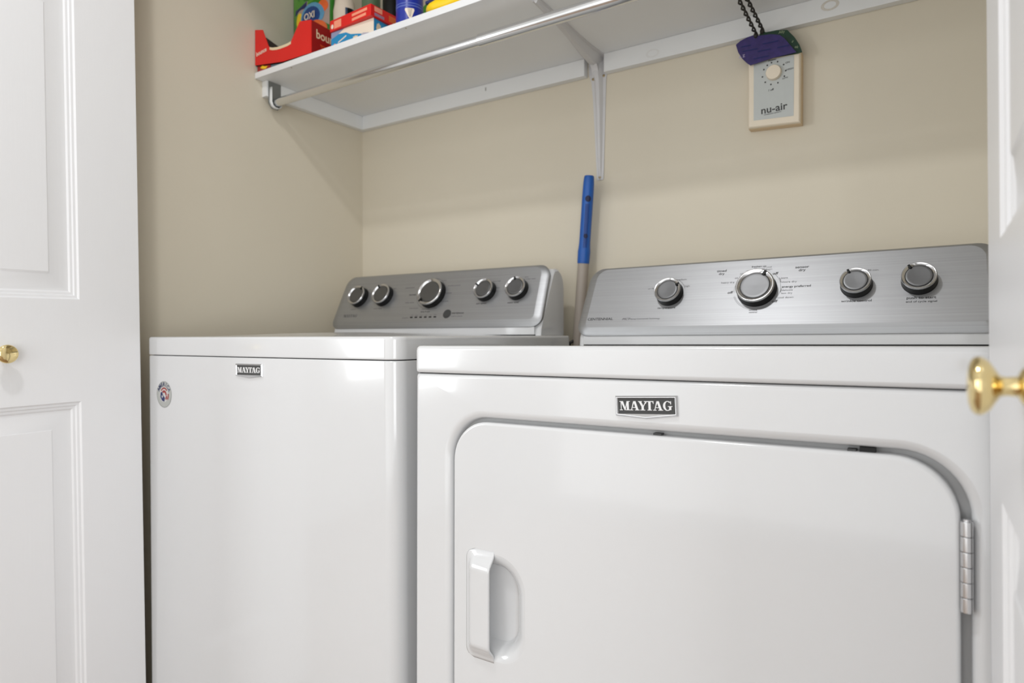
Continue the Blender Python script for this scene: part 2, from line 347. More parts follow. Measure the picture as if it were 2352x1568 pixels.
def console(root, ZT, x0, x1, y0, back, label_pts):
    """slanted control console; returns origin of the face plane (raised field)"""
    O = Vector((0, y0, 0.0193 + ZT)); L = 0.1597; tp = 0.007; hf = 0.0065
    def ring(ix, ib, it, h, rb, rt):
        a = rrect(x0 + ix, x1 - ix, ib, L - it, (rb, rb, rt, rt), 8)
        out = []
        for (x, s) in a:
            t = (s / L); k = (x - (x0 + x1) / 2) / ((x1 - x0) / 2)
            out.append(O + Vector((x - k * tp * t, 0, 0)) + FU * s + FN * h)
        return out
    loft('fascia', [ring(.003, .003, .003, -0.012, .026, .026), ring(.0008, .0008, .0008, -0.0015, .028, .028), ring(0, 0, 0, 0.0, .028, .030), ring(.0015, .0015, .0008, 0.0014, .028, .029),
                    ring(.008, .0080, .0030, 0.0040, .020, .027), ring(.0185, .0165, .0058, hf - 0.0004, .012, .024), ring(.0205, .0185, .0075, hf, .010, .022)], M_steel, root, False, True, 25)
    # white housing: side profile extruded
    b = y0 + back
    prof = []
    q0 = O + FU * 0.0 - FN * 0.011; q1 = O + FU * 0.152 - FN * 0.011
    prof = [(y0 + 0.0060, ZT + 0.0003), (y0 + 0.0085, q0.z + 0.004), (q1.y - 0.004, q1.z - 0.006), (q1.y + 0.004, q1.z + 0.002)]
    ztop = q1.z + 0.0045
    for i in range(7):
        a = R(90 - 90 * i / 6); prof.append((b - 0.030 + 0.030 * math.cos(a), ztop - 0.042 + 0.042 * math.sin(a)))
    prof.append((b, ZT + 0.0003))
    def pl(x, s):
        cy = sum(p[0] for p in prof) / len(prof); cz = ZT
        return [(x, cy + (p[0] - cy) * s, cz + (p[1] - cz) * s) for p in prof]
    e = 0.004
    loft('housing', [pl(x0 + e, 0.955), pl(x0 + e + 0.003, 0.985), pl(x0 + e + 0.008, 1), pl(x1 - e - 0.008, 1), pl(x1 - e - 0.003, 0.985), pl(x1 - e, 0.955)], M_enamel, root, True, True, 32)
    box('base_strip', x0 + 0.017, x1 - 0.017, y0 + 0.0015, y0 + 0.03, ZT + 0.0022, ZT + 0.0205, M_enamel, root, 0.0012)
    box('base_gap', x0 + 0.0165, x1 - 0.0165, y0 + 0.0045, y0 + 0.02, ZT + 0.0002, ZT + 0.0024, M_black, root)
    return O, hf
def face_text(root, O, hf, items, name='lettering', m=None):
    objs = []
    for (s, x, u, size, bold, al, shr) in items:
        T = Matrix.Translation(O + Vector((x, 0, 0)) + FU * u + FN * (hf + 0.00012)) @ Matrix(((1, FU.x, FN.x, 0), (0, FU.y, FN.y, 0), (0, FU.z, FN.z, 0), (0, 0, 0, 1)))
        text(name, s, size, T, m or M_ink, root, al, bold, 0.00004, shr, 1.22, 1.0, 1)
def arc(root, O, hf, cx, cs, r, a0, a1, wd, m):
    V = []; F = []; n = 24
    for i in range(n + 1):
        a = R(a0 + (a1 - a0) * i / n)
        for rr in (r, r + wd): V.append(O + Vector((cx + rr * math.sin(a), 0, 0)) + FU * (cs + rr * math.cos(a)) + FN * (hf + 0.0002))
    for i in range(n): F.append((2 * i, 2 * i + 1, 2 * i + 3, 2 * i + 2))
    return mesh('dial_arc', V, F, m, root, 0)

# ================================================================== DRYER
DROT = Euler((R(-.664), R(-.365), R(-.182)))
DM = DROT.to_matrix()
ZT = 0.914
dry_o = Vector((-.6564, .7369, .914)) + DM @ Vector((0, 0, -ZT))
dryer = empty('dryer', dry_o, DROT)
tag(dryer, 'white front-loading dryer with large hinged door and brushed steel console, on the right', 'dryer')
W = 0.7379; DB = 0.655
boxes('body', [(0.0015, W - 0.0015, 0.019, DB, 0.035, ZT - 0.0425)], M_enamel, dryer, 0.002)
# front panel with the door opening
gx0, gx1, gz0, gz1 = 0.0655, 0.6745, ZT - 0.655, ZT - 0.1000
NS = 12
def FR(i, y, r): return xz(rrect(0 + i, W - i, 0.035 + i, ZT - 0.0404 - i, r, NS), y)
def HR(i, y, r): return xz(rrect(gx0 - i, gx1 + i, gz0 - i, gz1 + i, (r, r, r, r), NS), y)
loft('front_panel', [FR(0, 0.019, .004), FR(0, 0.0065, .004), FR(0.0008, 0.0030, .004), FR(0.0028, 0.0008, .005), FR(0.0060, 0.0, .006),
     HR(0.0110, 0.0, .070), HR(0.0070, 0.0006, .066), HR(0.0035, 0.0024, .0625), HR(0.0012, 0.0052, .060), HR(0, 0.0090, .059), HR(0, 0.0175, .059)], M_enamel, dryer, False, False, 40)
loft('door_seal', [HR(0.0004, 0.0172, .0592), HR(-0.03, 0.0172, .03)], M_plastic_grey, dryer, False, False, 0)
# lid
loft('top_panel', [xy(rrect(0.002, W - 0.002, 0.0015, DB, .006, 5), ZT - 0.0396), xy(rrect(-0.0002, W + 0.0002, -0.0006, DB, .007, 5), ZT - 0.0380), xy(rrect(-0.0010, W + 0.0010, -0.0016, DB, .008, 5), ZT - 0.0340),
     xy(rrect(-0.0010, W + 0.0010, -0.0016, DB, .008, 5), ZT - 0.0070), xy(rrect(-0.0004, W + 0.0004, -0.0008, DB, .008, 5), ZT - 0.0030), xy(rrect(0.0012, W - 0.0012, 0.0010, DB - .001, .008, 5), ZT - 0.0007), xy(rrect(0.0040, W - 0.0040, 0.0040, DB - .004, .006, 5), ZT)], M_enamel, dryer, True, True, 40)
box('lid_gap', 0.003, W - 0.003, 0.0065, DB - 0.01, ZT - 0.0428, ZT - 0.0390, mat('deep_black', (0.002, 0.002, 0.002, 1), 0.9, noise=((9, 9, 9), 0.05), spec=0.0), dryer)
# door with handle recess
dx0, dx1, dz0, dz1 = 0.0715, 0.6665, gz0 + 0.006, gz1 - 0.0050
hx0, hx1, hz0, hz1 = 0.108, 0.1915, ZT - 0.4265, ZT - 0.2840
def DR(i, y, r): return xz(rrect(dx0 + i, dx1 - i, dz0 + i, dz1 - i, r, NS), y)
def RR(i, y, r, ix=0.0): return xz(rrect(hx0 + i * 0.3, hx1 - i - ix, hz0 + i, hz1 - i, (r * .5, r * 1.3, r * 1.5, r * .5), NS), y)
door = loft('door', [DR(0, 0.0165, .056), DR(0, 0.0040, .056), DR(0.0008, 0.0014, .0555), DR(0.0022, 0.0001, .054), DR(0.0045, -0.0005, .052), RR(-0.0015, -0.0005, .032), RR(0.0, -0.0001, .031)], M_enamel, dryer, False, False, 40)
loft('handle_recess', [RR(0.0, -0.0001, .031), RR(0.0025, 0.0005, .030), RR(0.006, 0.0018, .029), RR(0.010, 0.0040, .027), RR(0.014, 0.0078, .025), RR(0.017, 0.0130, .023), RR(0.020, 0.0185, .021), RR(0.025, 0.0225, .018), RR(0.032, 0.0240, .012)], M_enamel, door, False, True, 50)
# raised grip: heightfield shell, open on its right side
gx, gX, gzb, gzt = 0.0950, 0.1425, ZT - 0.4305, ZT - 0.2800
NU, NV = 16, 40; Vg = []; Fg = []
def smooth(t): t = max(0, min(1, t)); return t * t * (3 - 2 * t)
for j in range(NV + 1):
    for i in range(NU + 1):
        u = i / NU; v = j / NV; z = gzb + (gzt - gzb) * v
        rr = 0.014; dz = min(z - gzb, gzt - z); xs = gx + (rr - math.sqrt(max(0, rr * rr - (rr - min(rr, dz)) ** 2)))
        x = xs + (gX - xs) * u
        a = smooth((x - gx - 0.004) / 0.012); b = smooth((dz - 0.0035) / 0.020)
        base = smooth(min((x - xs), dz) / 0.0012) * 0.0012
        Vg.append((x, -0.0005 - base - 0.0125 * a * b * (0.72 + 0.28 * u), z))
for j in range(NV):
    for i in range(NU):
        k = j * (NU + 1) + i; Fg.append((k, k + 1, k + NU + 2, k + NU + 1))
grip = mesh('handle', Vg, Fg, M_enamel, door, 60)
so = grip.modifiers.new('shell', 'SOLIDIFY'); so.thickness = 0.0034; so.offset = -1
# hinge of the dryer door
hx, hy = 0.6708, -0.0015
hg = box('hinge', hx - 0.0045, hx + 0.0045, 0.0045, 0.0060, ZT - 0.243, ZT - 0.160, M_satin, dryer)
for k in range(6):
    a = ZT - 0.160 - k * 0.01385
    lathe('knuckle', [(0.0036, a - 0.01360), (0.0049, a - 0.0134), (0.0051, a - 0.0130), (0.0051, a - 0.0006), (0.0049, a - 0.0002), (0.0036, a)], M_satin, hg, Matrix.Translation((hx, hy, 0)), 20)
tube('hinge_pin', [(hx, hy, ZT - 0.2425), (hx, hy, ZT - 0.158)], 0.0030, M_satin, hg)
# catch in the gap over the door and a bump stop
boxes('door_catch', [(0.583, 0.597, 0.0055, 0.0155, gz1 - 0.0052, gz1 - 0.0002)], M_black, dryer)
for bx in ((0.366, 0.376, 0.0080, 0.0165, gz1 - 0.0049, gz1 - 0.0028), (0.572, 0.580, 0.0048, 0.0155, gz1 - 0.0050, gz1 - 0.003)): boxes('bump_stop', [bx], M_plate, dryer)
badge(dryer, 0.3605, -0.0703, 0.0770, 0.0235, 0.0, 2.6, ZT)
DX0, DX1 = 0.0068, 0.7311
O, hf = console(dryer, ZT, DX0, DX1, 0.4873, 0.155, None)
for (x, s, r, a) in ((0.1993, .0885, .0262, 62), (0.3638, .0887, .0340, 32), (0.5262, .0893, .0241, -32), (0.6170, .0920, .0250, -38)):
    dial(dryer, O, x, s, r, a, hf)
C_ = 'CENTER'; L_ = 'LEFT'; Rr = 'RIGHT'
face_text(dryer, O, hf, [('CENTENNIAL', .0299, .0356, .0078, .028, L_, 0), ('MCT', .1076, .0344, .0064, .0, L_, .3), ('temperature', .1970, .0572, .0058, .008, C_, 0),
    ('timed', .2952, .1328, .0066, .018, C_, 0), ('dry', .2956, .1264, .0066, .018, C_, 0), ('freshen up', .3631, .1376, .0050, .02, C_, 0), ('off', .3929, .1207, .0072, .03, C_, .15),
    ('off', .3159, .0849, .0072, .03, C_, .15), ('off', .3964, .0633, .0072, .03, C_, .15), ('energy preferred', .4065, .0922, .0058, .024, L_, 0), ('wrinkle', .3612, .0470, .0040, .02, C_, 0), ('control', .3617, .0425, .0040, .02, C_, 0),
    ('sensor', .4379, .1311, .0070, .018, C_, 0), ('dry', .4383, .1248, .0070, .018, C_, 0), ('wrinkle control', .5274, .0590, .0060, .012, C_, 0), ('push to start', .6198, .0610, .0064, .014, C_, 0), ('end of cycle signal', .6201, .0541, .0048, .01, C_, 0)])
face_text(dryer, O, hf, [('Maytag Commercial Technology', .1235, .0344, .0040, .0, L_, .2), ('30', .3574, .1325, .0048, 0, C_, 0), ('20', .3707, .1315, .0048, 0, C_, 0), ('cool', .3812, .1353, .0044, 0, C_, 0), ('down', .3812, .1307, .0044, 0, C_, 0),
    ('40', .3437, .1288, .0048, 0, C_, 0), ('50', .3331, .1239, .0048, 0, C_, 0), ('60', .3245, .1151, .0048, 0, C_, 0), ('heavy dry', .3094, .1067, .0052, 0, C_, 0), ('jeans', .4035, .1106, .0050, 0, L_, 0), ('more dry', .4060, .1021, .0054, 0, L_, 0),
    ('delicate', .4070, .0853, .0050, 0, L_, 0), ('less dry', .4066, .0791, .0050, 0, L_, 0), ('cool down', .4010, .0705, .0052, 0, L_, 0), ('90 min.', .5507, .1167, .0048, 0, C_, 0), ('air fluff', .1601, .1016, .0048, 0, C_, 0), ('medium', .2185, .1189, .0052, 0, C_, 0), ('high', .2320, .1035, .0052, 0, C_, 0)], 'lettering', M_ink2)
for (a0, a1, rr) in ((40, 118, .0405), (140, 250, .0405), (140, 250, .0425), (262, 282, .0405), (8, 28, .0415)): arc(dryer, O, hf, .3640, .0905, rr, a0, a1, .0005, M_ink2)
for (a0, a1) in ((60, 75), (92, 103)): arc(dryer, O, hf, .3640, .0905, .0418, a0, a1, .0010, M_ink2)
arc(dryer, O, hf, .1975, .0905, .031, 30, 75, .0006, M_ink2)
for i, (fx, fy) in enumerate(((0.05, 0.06), (W - 0.05, 0.06), (0.05, DB - 0.05), (W - 0.05, DB - 0.05))):
    zf = (DM.inverted() @ (Vector((0, 0, 0)) - dry_o)); wz = (dry_o + DM @ Vector((fx, fy, 0))).z
    lathe('foot', [(0.018, -wz + 0.001), (0.018, -wz + 0.012), (0.008, -wz + 0.016), (0.008, 0.04)], M_black, dryer, Matrix.Translation((fx, fy, 0)), 16)

# ================================================================== WASHER
WROT = Euler((R(.171), R(-.0875), R(2.0)))
WMm = WROT.to_matrix(); ZW = 0.9268
wash_o = Vector((-1.4003, .738, .9268)) + WMm @ Vector((0, 0, -ZW))
washer = empty('washer', wash_o, WROT)
tag(washer, 'white top-loading washer with five-dial brushed steel console, on the left', 'washer')
WW = 0.682; WD = 0.612
def plan(i, r=0.026, bow=0.0035):
    a = rrect(i - 0.006, WW - i, i, WD - i, (0.011 - i * .6, r - i * .6, .012, .012), 10)
    # insert points along the bowed front
    out = []
    for k, p in enumerate(a):
        out.append(p)
        if k == 10:
            for t in range(1, 12):
                x = a[10][0] + (a[11][0] - a[10][0]) * t / 12; out.append((x, i))
    res = []
    for (x, y) in out:
        f = 1 - ((x - WW / 2) / (WW / 2)) ** 2
        res.append((x, y - bow * f * (1 if y < 0.2 else 0)))
    return res
loft('body', [xy(plan(0.002), 0.03), xy(plan(0.0), 0.034), xy(plan(0.0), ZW - 0.0410), xy(plan(0.0012), ZW - 0.0392), xy(plan(0.004), ZW - 0.0386)], M_enamel, washer, True, True, 35)
def dome(x, y, s=1.0):
    return s * 0.0085 * max(0, math.sin(math.pi * min(1, max(0, x / WW)))) ** 1.2 * max(0, math.sin(math.pi * min(1, max(0, (y + 0.05) / 0.62))))
loops = [xy(plan(0.004), ZW - 0.0380), xy(plan(0.0006), ZW - 0.0372), xy(plan(-0.0004), ZW - 0.0350), xy(plan(-0.0004), ZW - 0.0060), xy(plan(0.0002), ZW - 0.0028), xy(plan(0.0018), ZW - 0.0008), xy(plan(0.0045), ZW)]
for k in range(1, 11):
    base = plan(0.0045); cx, cy = WW / 2, WD / 2; f = 1 - k / 11
    lp = []
    for (x, y) in base:
        X = cx + (x - cx) * f; Y = cy + (y - cy) * f
        e = min(1, (k / 11) * 2.2); lp.append((X, Y, ZW + dome(X, Y) * smooth(e)))
    loops.append(lp)
loft('top_panel', loops, M_enamel, washer, True, True, 40)
plb = plan(0.007)
loft('lid_gap', [xy(plb, ZW - 0.0415), xy(plb, ZW - 0.0365)], mat('deep_black', (0.002, 0.002, 0.002, 1)), washer, True, True, 0)
badge(washer, 0.3317, -0.0613, 0.0755, 0.0225, -0.0035, 0.4, ZW)
WX0, WX1 = 0.0085, 0.6650
O, hf = console(washer, ZW, WX0, WX1, 0.496, 0.122, None)
for (x, s, r, a) in ((.0895, .0905, .0280, 34), (.1768, .0912, .0284, -30), (.3395, .0902, .0368, -140), (.5000, .0922, .0260, -62), (.5880, .0929, .0260, -12)):
    dial(washer, O, x, s, r, a, hf)
slT = Matrix.Translation(O + Vector((.0505, 0, 0)) + FU * .0318 + FN * hf) @ Matrix(((1, -FN.x, FU.x, 0), (0, -FN.y, FU.y, 0), (0, -FN.z, FU.z, 0), (0, 0, 0, 1)))
slab_word('lettering', 'MAYTAG', 0, 0, 0.0500, 0.0080, 0, M_ink2, washer, slT, 0.0002)
face_text(washer, O, hf, [('normal', .2726, .0923, .0062, .03, C_, 0), ('start/pause', .4143, .0368, .0066, .03, L_, 0), ('water level', .5822, .0600, .0056, .012, C_, 0), ('spin speed', .4936, .0605, .0056, .012, C_, 0), ('drain & spin', .3305, .0424, .0050, .02, C_, 0)])
face_text(washer, O, hf, [('options', .0789, .0555, .0050, 0, C_, 0), ('water temp', .1669, .0555, .0050, 0, C_, 0), ('on', .1056 + .012, .1135, .0046, 0, C_, 0), ('warm', .1973 + .008, .1134, .0046, 0, C_, 0), ('powerwash', .2567, .1132, .0054, 0, C_, 0), ('bulky items', .2707, .0697, .0052, 0, C_, 0),
    ('rinse & spin', .2898, .0531, .0050, 0, C_, 0), ('hand wash', .3294, .0497, .0048, 0, C_, 0), ('auto', .3595, .0515, .0044, 0, C_, 0), ('whites', .3354, .1334, .0050, 0, C_, 0), ('colors', .3629, .1294, .0048, 0, C_, 0), ('wrinkle control', .3896 + .008, .1133, .0050, 0, C_, 0),
    ('delicates', .3865, .0927, .0050, 0, C_, 0), ('quick wash', .3802, .0699, .0050, 0, C_, 0), ('progress', .2711, .0266, .0046, 0, C_, 0), ('hold to cancel', .4143, .0282, .0048, 0, L_, 0), ('extra high', .5225, .1191, .0044, 0, C_, 0), ('medium', .5270, .1009, .0044, 0, C_, 0), ('low', .5270, .0930, .0044, 0, C_, 0),
    ('auto', .5986 + .004, .1260, .0046, 0, C_, 0), ('deep water wash', .6090, .1205, .0046, 0, C_, 0), ('add', .2907, .0335, .0036, 0, C_, 0), ('wash', .3060, .0325, .0036, 0, C_, 0), ('rinse', .3210, .0325, .0036, 0, C_, 0), ('spin', .3360, .0325, .0036, 0, C_, 0), ('lid', .3510, .0325, .0036, 0, C_, 0), ('done', .3650, .0335, .0036, 0, C_, 0)], 'lettering', M_ink2)
for k in range(6):
    bm = bmesh.new(); add_box(bm, -0.0040, 0.0040, -0.0016, 0.0016, 0, 0.0005)
    T = Matrix.Translation(O + Vector((.2907 + k * .01496, 0, 0)) + FU * .0273 + FN * hf) @ Matrix(((1, FU.x, FN.x, 0), (0, FU.y, FN.y, 0), (0, FU.z, FN.z, 0), (0, 0, 0, 1)))
    bmesh.ops.transform(bm, matrix=T, verts=bm.verts); bm_obj('status_light', bm, M_black, washer)
T = Matrix.Translation(O + Vector((.4005, 0, 0)) + FU * .0348 + FN * hf) @ Matrix(((1, FU.x, FN.x, 0), (0, FU.y, FN.y, 0), (0, FU.z, FN.z, 0), (0, 0, 0, 1)))
lathe('start_button', [(.0118, 0), (.0116, .0008), (.0105, .0013), (.0095, .0008), (.0004, .0010)], M_plate, washer, T, 32)
arc(washer, O, hf, .3315, .0935, .0425, 0, 359.9, .0006, M_ink2)
# round sticker on the washer front
sk = empty('round_sticker', (0, 0, 0)); COL.objects.unlink(sk); bpy.data.objects.remove(sk)
def bowy(x): return -0.0035 * (1 - ((x - WW / 2) / (WW / 2)) ** 2)
scx, scz, scr = 0.0562, ZW - 0.1185, 0.0272
def disc(name, pts, off, m, parent):
    V = [(scx + p[0] * scr, bowy(scx + p[0] * scr) - off, scz + p[1] * scr) for p in pts]
    return mesh(name, V, [tuple(range(len(V)))], m, parent, 0)
circ = lambda r, n=36, a0=0, a1=360, cx=0, cz=0: [(cx + r * math.cos(R(a0 + (a1 - a0) * i / n)), cz + r * math.sin(R(a0 + (a1 - a0) * i / n))) for i in range(n if a1 - a0 == 360 else n + 1)]
stk = disc('round_sticker', circ(1.0), 0.0002, M_stkgrey, washer)
disc('sticker_field', circ(0.94), 0.0003, mat('sticker_silver', rgb(172, 174, 170), 0.35, noise=((60, 60, 60), 0.08)), stk)
disc('sticker_centre', circ(0.58), 0.0004, mat('sticker_white', rgb(196, 196, 194), 0.35, noise=((60, 60, 60), 0.04)), stk)
for (r0, r1, a0, a1, cz) in ((.50, .38, 35, 150, .04), (.34, .16, -10, 140, -.02), (.62, .48, -38, 10, -.02), (.40, .22, -50, 5, -.12)):
    pts = circ(r0, 12, a0, a1, 0.02, cz) + list(reversed(circ(r1, 12, a0, a1, 0.02, cz)))
    disc('red_stripe', pts, 0.0005, mat('sticker_red', rgb(150, 45, 40), 0.4, noise=((60, 60, 60), 0.1)), stk)
disc('blue_canton', [(-.46, .12), (-.25, .20), (-.12, -.05), (.12, -.25), (.05, -.55), (-.25, -.48), (-.48, -.22)], 0.0006, M_navy, stk)
disc('star', [(-.22 + (.15 if k % 2 == 0 else .06) * math.sin(R(36 * k)), -.16 + (.15 if k % 2 == 0 else .06) * math.cos(R(36 * k))) for k in range(10)], 0.0007, MATS['sticker_white'], stk)
objs = []
for k, ch in enumerate('AMERICA'):
    a = R(62 - k * 20.6)
    T = Matrix.Translation((scx + .76 * scr * math.sin(-a), bowy(scx) - 0.0007, scz + .76 * scr * math.cos(a))) @ Matrix.Rotation(-a, 4, 'Y') @ Matrix.Rotation(R(90), 4, 'X')
    text('lettering', ch, .0110, T, M_navy, stk, 'CENTER', .03, .00003, 0, 0.9)
for i, (fx, fy) in enumerate(((0.06, 0.06), (WW - 0.06, 0.06), (0.06, WD - 0.06), (WW - 0.06, WD - 0.06))):
    wz = (wash_o + WMm @ Vector((fx, fy, 0))).z
    lathe('foot', [(0.018, -wz + 0.001), (0.018, -wz + 0.012), (0.008, -wz + 0.016), (0.008, 0.035)], M_black, washer, Matrix.Translation((fx, fy, 0)), 16)

# ================================================================== SHELF, BRACKET, ROD
SZ0, SZ1, SY = 1.5935, 1.6090, 1.0635
shelf = empty('closet_shelf', (XL, YB, SZ0))
tag(shelf, 'white painted board shelf above the washer and dryer resting on wall cleats', 'shelf')
def sh(name, x0, x1, y0, y1, z0, z1, m, bev=0.0015, par=None):
    return box(name, x0 - XL, x1 - XL, y0 - YB, y1 - YB, z0 - SZ0, z1 - SZ0, m, par or shelf, bev)
sh('board', XL + 0.001, XR - 0.001, SY, YB - 0.001, SZ0, SZ1, M_shelf)
c1 = sh('cleat', XL + 0.019, -0.7300, YB - 0.0190, YB, 1.5525, SZ0, M_cleat)
c2 = sh('cleat', -0.6790, XR, YB - 0.0190, YB, 1.5505, SZ0, M_cleat)
c3 = sh('cleat', XL, XL + 0.0190, SY + 0.022, YB, 1.5525, SZ0, M_cleat)
sh('cleat', XR - 0.0190, XR, SY + 0.022, YB - 0.0190, 1.5525, SZ0, M_cleat)
def flat_ring(name, c, rx, rz, wd, m, par):
    V = []; F = []; n = 28
    for i in range(n):
        a = 2 * math.pi * i / n
        for k in (1, 1 - wd): V.append((c[0] - XL + rx * k * math.cos(a), c[1] - YB, c[2] - SZ0 + rz * k * math.sin(a)))
    for i in range(n): j = (i + 1) % n; F.append((2 * i, 2 * i + 1, 2 * j + 1, 2 * j))
    return mesh(name, V, F, m, par, 0)
flat_ring('wood_knot', (-0.194, YB - 0.0192, 1.574), 0.0165, 0.0105, 0.35, M_stain, c2)
flat_ring('wood_knot', (-0.558, YB - 0.0192, 1.566), 0.0160, 0.0095, 0.30, mat('faint_stain', (0.71, 0.71, 0.70, 1), 0.5, noise=((90, 90, 90), 0.05)), c2)
sh('dent', -1.0225, -1.0190, YB - 0.0193, YB - 0.0185, 1.5760, 1.5850, mat('scuff_grey', (0.3, 0.3, 0.29, 1), 0.6, noise=((90, 90, 90), 0.1)), 0, c1)
for x in (-0.86 - .5, -0.98): sh('nail', x - 0.0012, x + 0.0012, SY - 0.0003 + 0.005, SY + 0.008, SZ0 - 0.0004, SZ0 + 0.001, M_screw, 0)
# bracket
br = empty('shelf_bracket', (-0.703, YB, 1.55)); tag(br, 'white pressed steel shelf bracket screwed to the back wall under the shelf', 'bracket')
def BL(p): return (p[0] + 0.703, p[1] - YB, p[2] - 1.55)
def strip(name, stations, m):
    """stations: (centre point, half width, normal, rib half width, rib height)"""
    loops = []
    for c, hw, nrm, rw, rh in stations:
        c = Vector(BL(c)); nrm = Vector(nrm).normalized(); t = Vector((1, 0, 0))
        prof = [(-1, 0), (-rw / hw - .12, 0), (-rw / hw, .35), (-rw / hw * .55, .9), (0, 1), (rw / hw * .55, .9), (rw / hw, .35), (rw / hw + .12, 0), (1, 0), (1, -.28), (-1, -.28)]
        loops.append([c + t * (k * hw) + nrm * (h * rh) for k, h in prof])
    return loft(name, loops, m, br, True, True, 40)
strip('wall_leg', [((-0.7030, YB - .0022, 1.5935), .0245, (0, -1, 0), .0130, .0120), ((-0.7020, YB - .0022, 1.556), .0235, (0, -1, 0), .0115, .0150), ((-0.7000, YB - .0022, 1.540), .0195, (0, -1, 0), .0090, .0110), ((-0.6985, YB - .0022, 1.50), .0168, (0, -1, 0), .0082, .0100), ((-0.6970, YB - .0022, 1.40), .0125, (0, -1, 0), .0060, .0075), ((-0.6960, YB - .0022, 1.330), .0098, (0, -1, 0), .0035, .0045), ((-0.6960, YB - .0022, 1.302), .0085, (0, -1, 0), .0012, .0008)], M_brack)
strip('shelf_arm', [((-0.7030, YB - .0040, SZ0 - .0022), .0255, (0, 0, -1), .0140, .0200), ((-0.7030, YB - .04, SZ0 - .0022), .0240, (0, 0, -1), .0130, .0220), ((-0.7000, YB - .08, SZ0 - .0022), .0200, (0, 0, -1), .0110, .0180), ((-0.6940, 1.30, SZ0 - .0022), .0150, (0, 0, -1), .0090, .0130), ((-0.6880, 1.237, SZ0 - .0022), .0125, (0, 0, -1), .0080, .0100), ((-0.682, 1.12, SZ0 - .0022), .0085, (0, 0, -1), .0030, .0050)], M_brack)
# diagonal web joining the two ribs in the corner
wb = [BL(p) for p in ((-0.703, YB - .010, 1.548), (-0.703, YB - .020, 1.566), (-0.703, YB - .034, 1.580), (-0.703, YB - .058, 1.588), (-0.703, YB - .058, 1.592), (-0.703, YB - .004, 1.592), (-0.703, YB - .004, 1.548))]
poly('corner_web', [Vector(p) - Vector((.0085, 0, 0)) for p in wb], M_brack, br, (0.017, 0, 0))
for (x, z) in ((-0.7145, 1.546), (-0.6865, 1.549), (-0.6965, 1.3085)):
    lathe('screw', [(0.0032, 0), (0.0030, 0.0010), (0.0012, 0.0014), (0.0010, 0.0006), (0.0003, 0.0006)], M_screw, br, Matrix.Translation(BL((x, YB - .0026, z))) @ Matrix.Rotation(R(90), 4, 'X'), 14)
# rod with its end socket
RY, RZ = 1.110, 1.5405
rod = empty('closet_rod', (XL, RY, RZ)); tag(rod, 'telescoping galvanised clothes rod running under the front of the shelf', 'clothes rod')
def cyl_x(name, x0, x1, r, m, par, cap=0.0, z0=0.0, z1=0.0):
    T = Matrix.Translation((x0 - XL, 0, z0)) @ Matrix.Rotation(R(90), 4, 'Y'); Lc = x1 - x0
    return lathe(name, [(r * .6, 0), (r, 0.0006), (r, Lc - 0.0006), (r * .6, Lc)], m, par, T, 28)
cyl_x('inner_tube', XL + 0.024, -0.80, 0.0105, M_zinc, rod)
cyl_x('outer_tube', -0.812, XR - 0.024, 0.0128, M_zinc, rod)
# U shaped end sockets, square plate against the side cleat with a lip around the rod end
for (xs, sg) in ((XL + 0.0190, 1), (XR - 0.0190, -1)):
    X = xs - XL
    pl = poly('socket_plate', [(X, -0.019, 0.0525), (X, 0.019, 0.0525), (X, 0.019, -0.004), (X, 0.010, -0.0165), (X, -0.010, -0.0165), (X, -0.019, -0.004)], mat('dull_zinc', (0.24, 0.25, 0.245, 1), 0.5, 0.6, noise=((60, 60, 60), 0.15)), rod, (sg * 0.0012, 0, 0))
    lip = []
    for (yy, zz) in ((-0.0165, 0.036), (-0.0165, -0.002), (-0.0125, -0.0115), (-0.005, -0.0155), (0.005, -0.0155), (0.0125, -0.0115), (0.0165, -0.002), (0.0165, 0.020)): lip.append((yy, zz))
    loops = [[(X, y, z) for y, z in lip], [(X + sg * 0.0115, y, z) for y, z in lip]]
    lo = loft('socket_lip', loops, M_satin if False else M_cleat, pl, False, False, 40, closed=False)
    s2 = lo.modifiers.new('shell', 'SOLIDIFY'); s2.thickness = 0.0014

# ================================================================== THINGS ON THE SHELF
ZS = SZ1 + 0.0004
# flat packet under the red box
fp = empty('flat_packet', (-1.452, 1.105, ZS)); tag(fp, 'flat red and yellow packet lying under the left end of the open red box', 'packet')
poly('sleeve', [(-0.042, -0.036, 0), (0.010, -0.036, 0), (0.010, -0.036, 0.0102), (-0.042, -0.036, 0.0165)], M_dkred, fp, (0, 0.076, 0))
poly('end_flap', [(0.0102, -0.034, 0), (0.052, -0.034, 0), (0.052, -0.034, 0.0046), (0.0102, -0.034, 0.0096)], mat('slate_blue_card', rgb(110, 128, 142), 0.5, noise=((20, 20, 20), 0.06)), fp, (0, 0.074, 0))
poly('yellow_print', [(-0.030, -0.0364, 0.010), (-0.020, -0.0364, 0.0055), (-0.008, -0.0364, 0.0035), (0.0, -0.0364, 0.0085), (-0.012, -0.0364, 0.0105), (-0.022, -0.0364, 0.0148)], M_yellow, fp)
